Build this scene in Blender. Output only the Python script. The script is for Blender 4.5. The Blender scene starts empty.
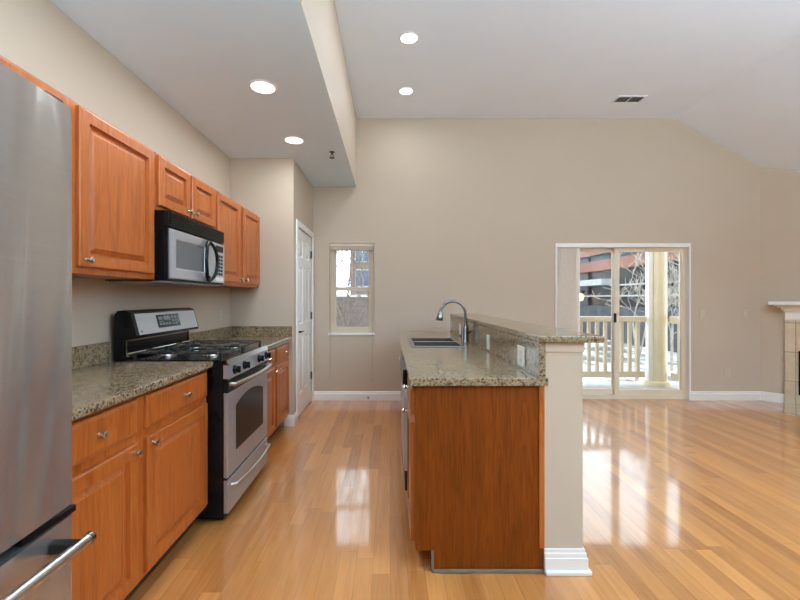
import bpy, bmesh, math, random
from mathutils import Vector, Matrix

random.seed(7)
S = bpy.context.scene
COL = S.collection
PI = math.pi

# ------------------------------------------------------------------ camera, world, light, exposure
cd = bpy.data.cameras.new('camera')
cam = bpy.data.objects.new('camera', cd)
COL.objects.link(cam)
cd.sensor_width = 36.0
cd.lens = 18.0                                   # f = 400 px on an 800 px wide frame
cd.shift_x = 10.0 / 800
cd.shift_y = -1.5 / 800
cd.clip_start = 0.02
cd.clip_end = 300
cam.location = (0, 0, 1.30)
cam.rotation_euler = (PI / 2, 0, 0)
S.camera = cam

SKY_STRENGTH = 4.3
w = bpy.data.worlds.new('overcast_sky')
S.world = w
w.use_nodes = True
bg = w.node_tree.nodes['Background']
bg.inputs[0].default_value = (0.84, 0.935, 1.0, 1)
bg.inputs[1].default_value = SKY_STRENGTH


def area_light(name, loc, rot, sx, sy, power, color=(1, 1, 1), portal=False):
    l = bpy.data.lights.new(name, 'AREA')
    l.shape = 'RECTANGLE'
    l.size = sx
    l.size_y = sy
    l.energy = power
    l.color = color
    l.cycles.is_portal = portal
    o = bpy.data.objects.new(name, l)
    o.location = loc
    o.rotation_euler = rot
    COL.objects.link(o)
    return o


# portals in the openings, and two uplights added behind the camera to brighten ceilings
area_light('portal_balcony', (3.0, 5.30, 1.0), (-PI / 2, 0, 0), 1.75, 2.0, 1, portal=True)
area_light('portal_window', (-0.49, 5.30, 1.42), (-PI / 2, 0, 0), 0.62, 1.2, 1, portal=True)
area_light('fill_uplight_rear', (3.9, -0.8, 1.7), (PI, 0, 0), 3.9, 1.4, 490, (0.57, 0.825, 1.0))
area_light('fill_uplight_kitchen', (-0.7, -0.8, 1.7), (PI, 0, 0), 1.4, 1.4, 118, (0.38, 0.79, 1.0))
CAN_POWER = 7.0
CAN_COLOR = (0.84, 0.93, 1.0)

vs = S.view_settings
vs.view_transform = 'Standard'
vs.look = 'None'
vs.exposure = 0.07
vs.gamma = 1.0
vs.use_curve_mapping = False
S.cycles.use_denoising = True
S.cycles.max_bounces = 10
S.cycles.diffuse_bounces = 6
S.cycles.glossy_bounces = 5
S.cycles.transparent_max_bounces = 12
S.cycles.sample_clamp_indirect = 6.0
S.cycles.caustics_reflective = False
S.cycles.caustics_refractive = False

# ------------------------------------------------------------------ materials
M = {}


def srgb(r, g, b):
    def f(c):
        c /= 255.0
        return c / 12.92 if c <= 0.04045 else ((c + 0.055) / 1.055) ** 2.4
    return (f(r), f(g), f(b), 1)


def new_mat(name):
    m = bpy.data.materials.new(name)
    m.use_nodes = True
    nt = m.node_tree
    p = nt.nodes['Principled BSDF']
    M[name] = m
    return m, nt, p


def N(nt, t, **kw):
    n = nt.nodes.new(t)
    for k, v in kw.items():
        if k in n.inputs:
            n.inputs[k].default_value = v
        else:
            setattr(n, k, v)
    return n


def L(nt, a, b):
    nt.links.new(a, b)


def mixc(nt, fac, a, b, mode='MIX'):
    n = nt.nodes.new('ShaderNodeMix')
    n.data_type = 'RGBA'
    n.blend_type = mode
    for sock, v in ((n.inputs[0], fac), (n.inputs[6], a), (n.inputs[7], b)):
        if hasattr(v, 'is_output'):
            L(nt, v, sock)
        else:
            sock.default_value = v
    return n.outputs[2]


def ramp(nt, fac, stops, interp='LINEAR'):
    n = nt.nodes.new('ShaderNodeValToRGB')
    n.color_ramp.interpolation = interp
    els = n.color_ramp.elements
    while len(els) < len(stops):
        els.new(0.5)
    for e, (p, c) in zip(els, stops):
        e.position = p
        e.color = c
    L(nt, fac, n.inputs[0])
    return n.outputs[0]


def coords(nt, scale=(1, 1, 1), rnd=False):
    tc = nt.nodes.new('ShaderNodeTexCoord')
    mp = nt.nodes.new('ShaderNodeMapping')
    mp.inputs['Scale'].default_value = scale
    L(nt, tc.outputs['Object'], mp.inputs[0])
    if rnd:
        oi = nt.nodes.new('ShaderNodeObjectInfo')
        mu = N(nt, 'ShaderNodeMath', operation='MULTIPLY')
        mu.inputs[1].default_value = 37.0
        L(nt, oi.outputs['Random'], mu.inputs[0])
        L(nt, mu.outputs[0], mp.inputs['Location'])
    return mp.outputs[0]


def noise(nt, vec, scale, detail=4, rough=0.5, dist=0.0):
    n = N(nt, 'ShaderNodeTexNoise')
    n.inputs['Scale'].default_value = scale
    n.inputs['Detail'].default_value = detail
    n.inputs['Roughness'].default_value = rough
    n.inputs['Distortion'].default_value = dist
    L(nt, vec, n.inputs['Vector'])
    return n.outputs[0]


def bump(nt, p, h, strength, dist=0.01):
    b = N(nt, 'ShaderNodeBump')
    b.inputs['Strength'].default_value = strength
    b.inputs['Distance'].default_value = dist
    L(nt, h, b.inputs['Height'])
    L(nt, b.outputs[0], p.inputs['Normal'])


def plain(name, col, rough=0.5, metal=0.0, var=0.04, vscale=6.0, coat=0.0):
    m, nt, p = new_mat(name)
    n = noise(nt, coords(nt), vscale, 3)
    dark = tuple(c * (1 - var) for c in col[:3]) + (1,)
    lite = tuple(min(1, c * (1 + var)) for c in col[:3]) + (1,)
    L(nt, ramp(nt, n, [(0.3, dark), (0.7, lite)]), p.inputs['Base Color'])
    p.inputs['Roughness'].default_value = rough
    p.inputs['Metallic'].default_value = metal
    p.inputs['Coat Weight'].default_value = coat
    return m


def paint(name, col, rough=0.6):
    m = plain(name, col, rough, 0, 0.012, 2.0)
    nt = m.node_tree
    p = nt.nodes['Principled BSDF']
    bump(nt, p, noise(nt, coords(nt), 260, 2), 0.05, 0.002)
    p.inputs['Specular IOR Level'].default_value = 0.3
    return m


paint('wall_paint', srgb(193, 175, 155))
paint('ceiling_paint', srgb(233, 239, 250))
paint('ceiling_paint_cool', srgb(222, 238, 252))
plain('trim_white', srgb(240, 238, 235), 0.35, 0, 0.01)
plain('almond', srgb(226, 214, 192), 0.4, 0, 0.01)
plain('frame_almond', srgb(230, 216, 194), 0.4, 0, 0.02)
plain('window_tan', srgb(210, 192, 168), 0.4, 0, 0.02)
plain('plate_white', srgb(232, 229, 222), 0.35, 0, 0.01)
plain('plate_beige', srgb(196, 182, 164), 0.4, 0, 0.01)
plain('plate_ivory', srgb(222, 208, 170), 0.4, 0, 0.01)
plain('black_gloss', (0.006, 0.006, 0.007, 1), 0.2, 0, 0.1, 6, 0.0)
M['black_gloss'].node_tree.nodes['Principled BSDF'].inputs['Specular IOR Level'].default_value = 0.22
plain('black_satin', (0.009, 0.009, 0.010, 1), 0.45, 0, 0.2)
M['black_satin'].node_tree.nodes['Principled BSDF'].inputs['Specular IOR Level'].default_value = 0.25
plain('cast_iron', (0.012, 0.012, 0.012, 1), 0.55, 0, 0.3, 60)
plain('nickel', (0.74, 0.70, 0.64, 1), 0.2, 1.0, 0.03)
plain('chrome', (0.24, 0.235, 0.23, 1), 0.16, 1.0, 0.02)
plain('dark_bronze', (0.06, 0.05, 0.045, 1), 0.35, 0.9, 0.1)
plain('sprinkler_metal', (0.12, 0.11, 0.10, 1), 0.4, 0.8, 0.1)
plain('button_grey', srgb(150, 152, 155), 0.4, 0, 0.05, 40)
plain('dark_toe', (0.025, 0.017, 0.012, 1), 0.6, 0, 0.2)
plain('shoe_grey', srgb(120, 104, 90), 0.5, 0, 0.1, 20)
plain('tile_grout_dark', srgb(150, 138, 120), 0.7)
plain('vent_shadow', (0.03, 0.028, 0.026, 1), 0.6)
plain('blind_fabric', srgb(234, 224, 212), 0.6, 0, 0.03, 30)
plain('cord_white', srgb(176, 163, 146), 0.7, 0, 0.02)
plain('rail_cream', srgb(212, 196, 172), 0.5, 0, 0.05)
plain('column_cream', srgb(226, 212, 184), 0.5, 0, 0.03)
plain('concrete', srgb(176, 173, 168), 0.8, 0, 0.12, 5)
plain('pale_panel', srgb(165, 168, 170), 0.6, 0, 0.1, 3)
plain('dark_glass', srgb(34, 34, 36), 0.35, 0, 0.4, 1.5)
plain('blue_glass', srgb(66, 80, 104), 0.25, 0, 0.35, 0.8)
plain('bark', srgb(110, 98, 88), 0.85, 0, 0.25, 8)
plain('bark_pale', srgb(150, 143, 134), 0.85, 0, 0.25, 8)
plain('slate', srgb(66, 68, 76), 0.7, 0, 0.35, 2.5)

# honey oak, grain along Z
def wood(name, c_lo, c_mid, c_hi, grain=(6, 6, 0.5), rough=0.36, ring=0.15, fin=0.15, coat=0.15):
    m, nt, p = new_mat(name)
    v = coords(nt, grain, True)
    big = noise(nt, v, 2.6, 3, 0.55, 1.6)
    wv = N(nt, 'ShaderNodeMath', operation='MULTIPLY')
    wv.inputs[1].default_value = 42.0
    L(nt, big, wv.inputs[0])
    sn = N(nt, 'ShaderNodeMath', operation='SINE')
    L(nt, wv.outputs[0], sn.inputs[0])
    rings = N(nt, 'ShaderNodeMapRange')
    rings.inputs[1].default_value = -1
    L(nt, sn.outputs[0], rings.inputs[0])
    fine = noise(nt, coords(nt, tuple(g * 14 for g in grain), True), 1.4, 3, 0.6)
    base = ramp(nt, big, [(0.25, c_lo), (0.5, c_mid), (0.8, c_hi)])
    k = mixc(nt, ring, base, ramp(nt, rings.outputs[0], [(0.0, tuple(c * 0.45 for c in c_lo[:3]) + (1,)), (0.7, c_hi)]))
    k2 = mixc(nt, fin, k, ramp(nt, fine, [(0.36, tuple(c * 0.5 for c in c_lo[:3]) + (1,)), (0.52, c_hi)]))
    L(nt, k2, p.inputs['Base Color'])
    p.inputs['Roughness'].default_value = rough
    p.inputs['Coat Weight'].default_value = coat
    p.inputs['Coat Roughness'].default_value = 0.25
    bump(nt, p, fine, 0.05, 0.0006)
    return m


wood('oak', srgb(147, 70, 20), srgb(177, 91, 34), srgb(195, 109, 47))
wood('oak_shaded', srgb(104, 47, 1), srgb(118, 54, 1), srgb(134, 64, 4), (6, 6, 0.35), 0.6, 0.24, 0.26, 0.0)  # same oak as the doors, darkened so the shade sits in its colour
M['oak_shaded'].node_tree.nodes['Principled BSDF'].inputs['Specular IOR Level'].default_value = 0.2

# granite
def granite():
    m, nt, p = new_mat('granite')
    v = coords(nt)
    n1 = noise(nt, v, 52, 6, 0.75, 0.4)
    c1 = ramp(nt, n1, [(0.33, srgb(52, 39, 27)), (0.42, srgb(94, 74, 52)), (0.48, srgb(138, 117, 90)),
                       (0.56, srgb(172, 153, 124)), (0.66, srgb(100, 80, 58))])
    vo = N(nt, 'ShaderNodeTexVoronoi')
    vo.inputs['Scale'].default_value = 140
    L(nt, v, vo.inputs['Vector'])
    sx = N(nt, 'ShaderNodeSeparateColor')
    L(nt, vo.outputs['Color'], sx.inputs[0])
    f = ramp(nt, sx.outputs[0], [(0.72, (0, 0, 0, 1)), (0.84, (.95, .95, .95, 1))])
    c2 = mixc(nt, f, c1, srgb(70, 55, 44))
    f2 = ramp(nt, sx.outputs[1], [(0.74, (0, 0, 0, 1)), (0.86, (1, 1, 1, 1))])
    c3 = mixc(nt, f2, c2, srgb(152, 134, 106))
    n3 = noise(nt, v, 3.0, 3, 0.6)
    c4 = mixc(nt, ramp(nt, n3, [(0.4, (0, 0, 0, 1)), (0.7, (0.35, 0.35, 0.35, 1))]), c3, srgb(124, 100, 70))
    L(nt, c4, p.inputs['Base Color'])
    p.inputs['Roughness'].default_value = 0.14
    p.inputs['Specular IOR Level'].default_value = 0.6
    return m


granite()


def steel(name, col, rough, axis=(160, 160, 1.2), wavy=0.0):
    m, nt, p = new_mat(name)
    n = noise(nt, coords(nt, axis), 1.0, 3)
    L(nt, ramp(nt, n, [(0.3, tuple(c * 0.95 for c in col) + (1,)), (0.7, tuple(min(1, c * 1.03) for c in col) + (1,))]),
      p.inputs['Base Color'])
    p.inputs['Metallic'].default_value = 1.0
    p.inputs['Roughness'].default_value = rough
    if wavy:                                   # slow waviness of the pressed door skin
        tc = nt.nodes.new('ShaderNodeTexCoord')
        sp = nt.nodes.new('ShaderNodeSeparateXYZ')
        L(nt, tc.outputs['Object'], sp.inputs[0])

        def mth(op, a, b=None):
            n_ = N(nt, 'ShaderNodeMath', operation=op)
            for k_, v_ in ((0, a), (1, b)):
                if v_ is None:
                    continue
                if hasattr(v_, 'is_output'):
                    L(nt, v_, n_.inputs[k_])
                else:
                    n_.inputs[k_].default_value = v_
            return n_.outputs[0]
        bend = mth('MULTIPLY', mth('SINE', mth('MULTIPLY', mth('ADD', sp.outputs[2], 0.3), 2.6)), 0.05)
        ph = mth('MULTIPLY', mth('ADD', sp.outputs[1], bend), 30.0)
        bump(nt, p, mth('SINE', ph), 1.0, wavy)
        tg = N(nt, 'ShaderNodeTangent', direction_type='RADIAL', axis='Z')
        L(nt, tg.outputs[0], p.inputs['Tangent'])
        p.inputs['Anisotropic'].default_value = 0.9
        p.inputs['Anisotropic Rotation'].default_value = 0.25
    return m


steel('stainless', (0.56, 0.55, 0.53), 0.30)
steel('stainless_range', (0.55, 0.575, 0.61), 0.42, (160, 1.2, 160))
steel('stainless_door', (0.53, 0.505, 0.48), 0.22, (1.0, 1.0, 200), 0.0045)
M['stainless_range'].node_tree.nodes['Principled BSDF'].inputs['Metallic'].default_value = 0.8
M['stainless_door'].node_tree.nodes['Principled BSDF'].inputs['Metallic'].default_value = 0.82
steel('sink_steel', (0.34, 0.335, 0.33), 0.24, (60, 60, 60))


def floor_mat():
    m, nt, p = new_mat('oak_floor')
    tc = nt.nodes.new('ShaderNodeTexCoord')
    sp = nt.nodes.new('ShaderNodeSeparateXYZ')
    L(nt, tc.outputs['Object'], sp.inputs[0])
    ROW = 0.083
    dv = N(nt, 'ShaderNodeMath', operation='DIVIDE')
    dv.inputs[1].default_value = ROW
    L(nt, sp.outputs[0], dv.inputs[0])
    fl = N(nt, 'ShaderNodeMath', operation='FLOOR')
    L(nt, dv.outputs[0], fl.inputs[0])
    wn = N(nt, 'ShaderNodeTexWhiteNoise', noise_dimensions='1D')
    L(nt, fl.outputs[0], wn.inputs['W'])
    ma = N(nt, 'ShaderNodeMath', operation='MULTIPLY_ADD')
    ma.inputs[1].default_value = 1.3
    L(nt, wn.outputs[0], ma.inputs[0])
    L(nt, sp.outputs[1], ma.inputs[2])
    cb = nt.nodes.new('ShaderNodeCombineXYZ')
    L(nt, ma.outputs[0], cb.inputs[0])
    L(nt, sp.outputs[0], cb.inputs[1])
    br = N(nt, 'ShaderNodeTexBrick', offset=0.0)
    br.inputs['Scale'].default_value = 1.0
    br.inputs['Brick Width'].default_value = 1.05
    br.inputs['Row Height'].default_value = ROW
    br.inputs['Mortar Size'].default_value = 0.0011
    br.inputs['Mortar Smooth'].default_value = 0.2
    br.inputs['Color1'].default_value = srgb(172, 106, 52)
    br.inputs['Color2'].default_value = srgb(222, 150, 84)
    br.inputs['Mortar'].default_value = srgb(140, 94, 52)
    L(nt, cb.outputs[0], br.inputs['Vector'])
    # grain, shifted per row
    gm = N(nt, 'ShaderNodeMapping')
    gm.inputs['Scale'].default_value = (1.2, 16, 1)
    L(nt, cb.outputs[0], gm.inputs[0])
    g = noise(nt, gm.outputs[0], 2.2, 5, 0.6, 0.8)
    gr = ramp(nt, g, [(0.32, srgb(162, 95, 44)), (0.52, srgb(206, 137, 74)), (0.75, srgb(228, 162, 98))])
    c = mixc(nt, 0.30, br.outputs[0], gr)
    L(nt, c, p.inputs['Base Color'])
    p.inputs['Roughness'].default_value = 0.3
    p.inputs['Specular IOR Level'].default_value = 0.3
    p.inputs['Coat Weight'].default_value = 1.0
    p.inputs['Coat Roughness'].default_value = 0.075
    p.inputs['Coat IOR'].default_value = 1.62
    bump(nt, p, br.outputs['Fac'], 0.1, -0.001)
    return m


floor_mat()


def glass_mat(name, tint=(0.93, 0.95, 0.95, 1)):
    m, nt, p = new_mat(name)
    out = nt.nodes['Material Output']
    tr = N(nt, 'ShaderNodeBsdfTransparent')
    tr.inputs[0].default_value = tint
    gl = N(nt, 'ShaderNodeBsdfGlossy')
    gl.inputs['Roughness'].default_value = 0.02
    fr = N(nt, 'ShaderNodeFresnel')
    fr.inputs[0].default_value = 1.35
    mx = N(nt, 'ShaderNodeMixShader')
    L(nt, fr.outputs[0], mx.inputs[0])
    L(nt, tr.outputs[0], mx.inputs[1])
    L(nt, gl.outputs[0], mx.inputs[2])
    L(nt, mx.outputs[0], out.inputs[0])
    return m


glass_mat('window_glass')


def emit(name, col, s):
    m, nt, p = new_mat(name)
    p.inputs['Base Color'].default_value = (0.9, 0.9, 0.9, 1)
    p.inputs['Emission Color'].default_value = col
    p.inputs['Emission Strength'].default_value = s
    return m


emit('lamp_glow', (1, 0.95, 0.86, 1), 5.0)
emit('lantern_glow', (1, 0.5, 0.12, 1), 3.0)


def brick_mat(name, c1, c2, mortar, scale=1.0, vertical=True):
    m, nt, p = new_mat(name)
    tc = nt.nodes.new('ShaderNodeTexCoord')
    sp = nt.nodes.new('ShaderNodeSeparateXYZ')
    L(nt, tc.outputs['Object'], sp.inputs[0])
    ad = N(nt, 'ShaderNodeMath', operation='ADD')
    L(nt, sp.outputs[0], ad.inputs[0])
    L(nt, sp.outputs[1], ad.inputs[1])
    cb = nt.nodes.new('ShaderNodeCombineXYZ')
    L(nt, ad.outputs[0], cb.inputs[0])
    L(nt, sp.outputs[2], cb.inputs[1])
    br = N(nt, 'ShaderNodeTexBrick')
    br.inputs['Scale'].default_value = scale
    br.inputs['Brick Width'].default_value = 0.3
    br.inputs['Row Height'].default_value = 0.1
    br.inputs['Mortar Size'].default_value = 0.012
    br.inputs['Color1'].default_value = c1
    br.inputs['Color2'].default_value = c2
    br.inputs['Mortar'].default_value = mortar
    L(nt, cb.outputs[0], br.inputs['Vector'])
    L(nt, br.outputs[0], p.inputs['Base Color'])
    p.inputs['Roughness'].default_value = 0.9
    return m


brick_mat('brick_red', srgb(122, 72, 54), srgb(144, 86, 66), srgb(134, 100, 86))
brick_mat('brick_grey', srgb(88, 75, 72), srgb(106, 90, 86), srgb(108, 96, 92))
brick_mat('brick_pink', srgb(116, 94, 86), srgb(132, 108, 98), srgb(130, 116, 108))


def tile_mat():
    m, nt, p = new_mat('hearth_tile')
    tc = nt.nodes.new('ShaderNodeTexCoord')
    sp = nt.nodes.new('ShaderNodeSeparateXYZ')
    L(nt, tc.outputs['Object'], sp.inputs[0])
    ad = N(nt, 'ShaderNodeMath', operation='SUBTRACT')
    L(nt, sp.outputs[2], ad.inputs[0])
    L(nt, sp.outputs[1], ad.inputs[1])
    cb = nt.nodes.new('ShaderNodeCombineXYZ')
    L(nt, sp.outputs[0], cb.inputs[0])
    L(nt, ad.outputs[0], cb.inputs[1])
    mp = N(nt, 'ShaderNodeMapping')
    mp.inputs['Location'].default_value = (0.037, 0.035, 0)
    L(nt, cb.outputs[0], mp.inputs[0])
    br = N(nt, 'ShaderNodeTexBrick', offset=0.0)
    br.inputs['Scale'].default_value = 1.0
    br.inputs['Brick Width'].default_value = 0.357
    br.inputs['Row Height'].default_value = 0.357
    br.inputs['Mortar Size'].default_value = 0.005
    br.inputs['Color1'].default_value = srgb(204, 182, 154)
    br.inputs['Color2'].default_value = srgb(216, 195, 168)
    br.inputs['Mortar'].default_value = srgb(132, 120, 102)
    L(nt, mp.outputs[0], br.inputs['Vector'])
    n = noise(nt, coords(nt), 9, 5, 0.6)
    c = mixc(nt, 0.3, br.outputs[0], ramp(nt, n, [(0.35, srgb(172, 148, 120)), (0.65, srgb(214, 194, 166))]))
    L(nt, c, p.inputs['Base Color'])
    p.inputs['Roughness'].default_value = 0.4
    return m


tile_mat()


def ground_mat():
    m, nt, p = new_mat('snowy_ground')
    n = noise(nt, coords(nt, (1, 0.4, 1)), 1.1, 6, 0.65)
    L(nt, ramp(nt, n, [(0.42, srgb(96, 94, 94)), (0.5, srgb(150, 148, 146)), (0.56, srgb(214, 216, 220))]), p.inputs['Base Color'])
    p.inputs['Roughness'].default_value = 0.9
    return m


ground_mat()

# ------------------------------------------------------------------ mesh builder
ABS = {}


class MB:
    def __init__(self):
        self.v, self.f, self.s, self.m = [], [], [], []
        self.mi = 0

    def add(self, vs, fs, smooth=False):
        b = len(self.v)
        self.v += [tuple(x) for x in vs]
        for f in fs:
            self.f.append([i + b for i in f])
            self.s.append(smooth)
            self.m.append(self.mi)
        return self

    def box(self, x0, x1, y0, y1, z0, z1, bev=0.0):
        bm = bmesh.new()
        bmesh.ops.create_cube(bm, size=1.0)
        for v in bm.verts:
            v.co = Vector((x0 + (v.co.x + .5) * (x1 - x0), y0 + (v.co.y + .5) * (y1 - y0), z0 + (v.co.z + .5) * (z1 - z0)))
        if bev > 0:
            bmesh.ops.bevel(bm, geom=list(bm.edges), offset=bev, segments=2, profile=0.5, affect='EDGES')
        bm.verts.index_update()
        self.add([v.co[:] for v in bm.verts], [[v.index for v in f.verts] for f in bm.faces])
        bm.free()
        return self

    def prism(self, pts, axis, a0, a1, smooth=False):
        """pts: polygon in the two other axes (cyclic order), extruded along axis."""
        def mk(p, a):
            q = list(p)
            q.insert('xyz'.index(axis), a)
            return tuple(q)
        n = len(pts)
        b = [mk(p, a0) for p in pts]
        t = [mk(p, a1) for p in pts]
        self.add(b + t, [list(range(n))[::-1], list(range(n, 2 * n))])
        self.add(b + t, [[i, (i + 1) % n, n + (i + 1) % n, n + i] for i in range(n)], smooth)
        return self

    def tube(self, pts, r, n=10, cap=True, smooth=True):
        pts = [Vector(p) for p in pts]
        rs = r if isinstance(r, (list, tuple)) else [r] * len(pts)
        rings = []
        up = None
        for i, p in enumerate(pts):
            d = (pts[min(i + 1, len(pts) - 1)] - pts[max(i - 1, 0)]).normalized()
            if up is None:
                up = Vector((0, 0, 1)) if abs(d.z) < 0.9 else Vector((1, 0, 0))
            a = d.cross(up).normalized()
            up = a.cross(d).normalized()
            rings.append([p + (a * math.cos(2 * PI * k / n) + up * math.sin(2 * PI * k / n)) * rs[i] for k in range(n)])
        vs = [q for rg in rings for q in rg]
        fs = []
        for i in range(len(pts) - 1):
            for k in range(n):
                fs.append([i * n + k, i * n + (k + 1) % n, (i + 1) * n + (k + 1) % n, (i + 1) * n + k])
        self.add(vs, fs, smooth)
        if cap:
            self.add(rings[0], [list(range(n))[::-1]])
            self.add(rings[-1], [list(range(n))])
        return self

    def lathe(self, c, axis, prof, n=24, smooth=True):
        """prof: (radius, distance along axis)."""
        c = Vector(c)
        ax = Vector(axis).normalized()
        t = Vector((0, 0, 1)) if abs(ax.z) < 0.9 else Vector((1, 0, 0))
        a = ax.cross(t).normalized()
        b = ax.cross(a).normalized()
        vs, fs = [], []
        for r, h in prof:
            for k in range(n):
                an = 2 * PI * k / n
                vs.append(c + ax * h + (a * math.cos(an) + b * math.sin(an)) * max(r, 1e-5))
        for i in range(len(prof) - 1):
            for k in range(n):
                fs.append([i * n + k, i * n + (k + 1) % n, (i + 1) * n + (k + 1) % n, (i + 1) * n + k])
        self.add(vs, fs, smooth)
        return self

    def rings(self, rect_list, mk):
        """nested rectangles (a0,a1,b0,b1,depth) lofted into one panelled face, last one filled."""
        vs, fs = [], []
        for a0, a1, b0, b1, d in rect_list:
            vs += [mk(a0, b0, d), mk(a1, b0, d), mk(a1, b1, d), mk(a0, b1, d)]
        for i in range(len(rect_list) - 1):
            for k in range(4):
                fs.append([i * 4 + k, i * 4 + (k + 1) % 4, (i + 1) * 4 + (k + 1) % 4, (i + 1) * 4 + k])
        e = (len(rect_list) - 1) * 4
        fs.append([e, e + 1, e + 2, e + 3])
        self.add(vs, fs)
        return self

    def build(self, name, mat, parent=None, raw=False):
        off = Vector((0, 0, 0)) if (parent is None or raw) else ABS.get(parent.name, Vector((0, 0, 0)))
        me = bpy.data.meshes.new(name)
        me.from_pydata([tuple(Vector(v) - off) for v in self.v], [], self.f)
        me.polygons.foreach_set('use_smooth', self.s)
        bm = bmesh.new()
        bm.from_mesh(me)
        bmesh.ops.remove_doubles(bm, verts=bm.verts, dist=1e-6)
        bmesh.ops.recalc_face_normals(bm, faces=bm.faces)
        for e in bm.edges:
            if len(e.link_faces) == 2 and e.calc_face_angle(0) > 0.7:
                e.smooth = False
        bm.to_mesh(me)
        bm.free()
        mats = mat if isinstance(mat, (list, tuple)) else [mat]
        for mm in mats:
            me.materials.append(M[mm])
        if len(mats) > 1 and len(me.polygons) == len(self.m):
            me.polygons.foreach_set('material_index', self.m)
        o = bpy.data.objects.new(name, me)
        COL.objects.link(o)
        if parent is not None:
            o.parent = parent
            ABS[o.name] = off.copy()
        return o


def recenter(o):
    """move a top-level mesh's origin to the base centre of its bounds."""
    me = o.data
    xs = [v.co.x for v in me.vertices]
    ys = [v.co.y for v in me.vertices]
    zs = [v.co.z for v in me.vertices]
    c = Vector(((min(xs) + max(xs)) / 2, (min(ys) + max(ys)) / 2, min(zs)))
    me.transform(Matrix.Translation(-c))
    o.location = c
    ABS[o.name] = c
    return o


def tag(o, label, cat, group=None, kind=None):
    o['label'] = label
    o['category'] = cat
    if group:
        o['group'] = group
    if kind:
        o['kind'] = kind
    return o


def thing(name, label, cat, loc, group=None, rotz=0.0):
    o = bpy.data.objects.new(name, None)
    o.empty_display_size = 0.1
    o.location = loc
    o.rotation_euler = (0, 0, rotz)
    COL.objects.link(o)
    tag(o, label, cat, group)
    ABS[o.name] = Vector(loc)
    return o


def struct(name, mb, mat, label=None, cat=None):
    o = mb.build(name, mat)
    o['kind'] = 'structure'
    if label:
        o['label'] = label
    o['category'] = cat or name.split('_')[0]
    return o


# ------------------------------------------------------------------ dimensions of the place
XW = -1.63        # left wall face
YS = 4.08         # pantry front wall face
XS = -0.984       # pantry side wall face
YF = 5.12         # far wall face
ZL = 2.73         # low kitchen ceiling
ZH = 3.604        # high ceiling
XB = -0.43        # bulkhead face
XR = 3.62         # where the ceiling starts to slope
XC = 4.737        # corner far wall / angled wall
SL = 0.555        # slope of the vault
YR = -3.3         # rear wall
XE = 6.20         # right wall

# ------------------------------------------------------------------ structure
struct('floor', MB().box(-1.78, 6.4, -3.5, 5.27, -0.12, 0), 'oak_floor', 'glossy honey-coloured strip wood floor')
struct('wall_left', MB().box(XW - 0.12, XW, -3.4, YF + 0.15, 0, 2.9), 'wall_paint', 'beige wall behind the wall cabinets')
struct('wall_pantry_front', MB().box(XW, XS, YS, YS + 0.09, 0, ZL), 'wall_paint', 'beige stub wall closing the counter run')
DY0, DY1, DZ = 4.242, 5.035, 2.07        # pantry door opening
struct('wall_pantry_side', MB().box(XS - 0.11, XS, YS + 0.09, DY0, 0, ZL).box(XS - 0.11, XS, DY1, YF, 0, ZL)
       .box(XS - 0.11, XS, DY0, DY1, DZ, ZL), 'wall_paint', 'beige side wall around the white pantry door')

WX0, WX1, WZ0, WZ1 = -0.776, -0.20, 0.845, 2.01      # far window opening
GX0, GX1, GZ1 = 2.125, 3.83, 1.985                    # balcony door opening
T = 0.15


def zs(x):
    return ZH - SL * (x - XR)


wf = MB()
wf.box(XW, WX0, YF, YF + T, 0, 3.75)
wf.box(WX0, WX1, YF, YF + T, 0, WZ0)
wf.box(WX0, WX1, YF, YF + T, WZ1, 3.75)
wf.box(WX1, GX0, YF, YF + T, 0, 3.75)
wf.box(GX0, XR, YF, YF + T, GZ1, 3.75)
wf.prism([(XR, GZ1), (GX1, GZ1), (GX1, zs(GX1) + .1), (XR, 3.75)], 'y', YF, YF + T)
wf.prism([(GX1, 0), (XC + .15, 0), (XC + .15, zs(XC + .15) + .1), (GX1, zs(GX1) + .1)], 'y', YF, YF + T)
struct('wall_far', wf, 'wall_paint', 'tall beige gable wall with the window and balcony door')

ceil_low = MB().box(XW - .12, XB - .001, -3.5, YF + T, ZL, ZL + 0.12)
struct('ceiling_kitchen', ceil_low, 'ceiling_paint_cool', 'lower pale grey ceiling over the kitchen')
struct('wall_bulkhead', MB().box(XB - 0.12, XB, -3.5, YF, ZL + 0.12, ZH).box(XB - .001, XB, -3.5, YF, ZL, ZL + .12), 'wall_paint',
       'beige drop between the lower and the higher ceiling')
struct('ceiling_high', MB().box(XB - .12, XR, -3.5, YF + T, ZH, ZH + 0.12), 'ceiling_paint', 'high flat white ceiling')
struct('ceiling_slope', MB().prism([(XR, ZH), (XE + .3, zs(XE + .3)), (XE + .3, zs(XE + .3) + .14), (XR, ZH + .12)], 'y', -3.5, YF + T),
       'ceiling_paint', 'sloping white ceiling on the right')

ang = bpy.data.objects.new('wall_angled_pivot', None)
wa = MB().box(-0.05, 2.06, 0.0, 0.12, 0, 3.1)
o = wa.build('wall_angled', 'wall_paint')
o.location = (XC, YF, 0)
o.rotation_euler = (0, 0, -PI / 4)
o['kind'] = 'structure'
o['label'] = 'beige angled corner wall behind the fireplace'
o['category'] = 'wall'
bpy.data.objects.remove(ang)
struct('wall_right', MB().box(XE, XE + .12, YR, 3.72, 0, 2.6), 'wall_paint', 'beige wall outside the picture on the right')
wr = MB().box(XW, XE, YR - .12, YR, 0, 3.75)
struct('wall_rear', wr, 'wall_paint', 'beige wall behind the camera')


# baseboards: profile extruded
def base_x(mb, x0, x1, y, sgn, h=0.115):
    pr = [(y, 0), (y + sgn * .016, 0), (y + sgn * .016, h * .72), (y + sgn * .010, h * .80), (y + sgn * .010, h * .93), (y + sgn * .004, h), (y, h)]
    return mb.prism(pr, 'x', x0, x1)


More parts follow.
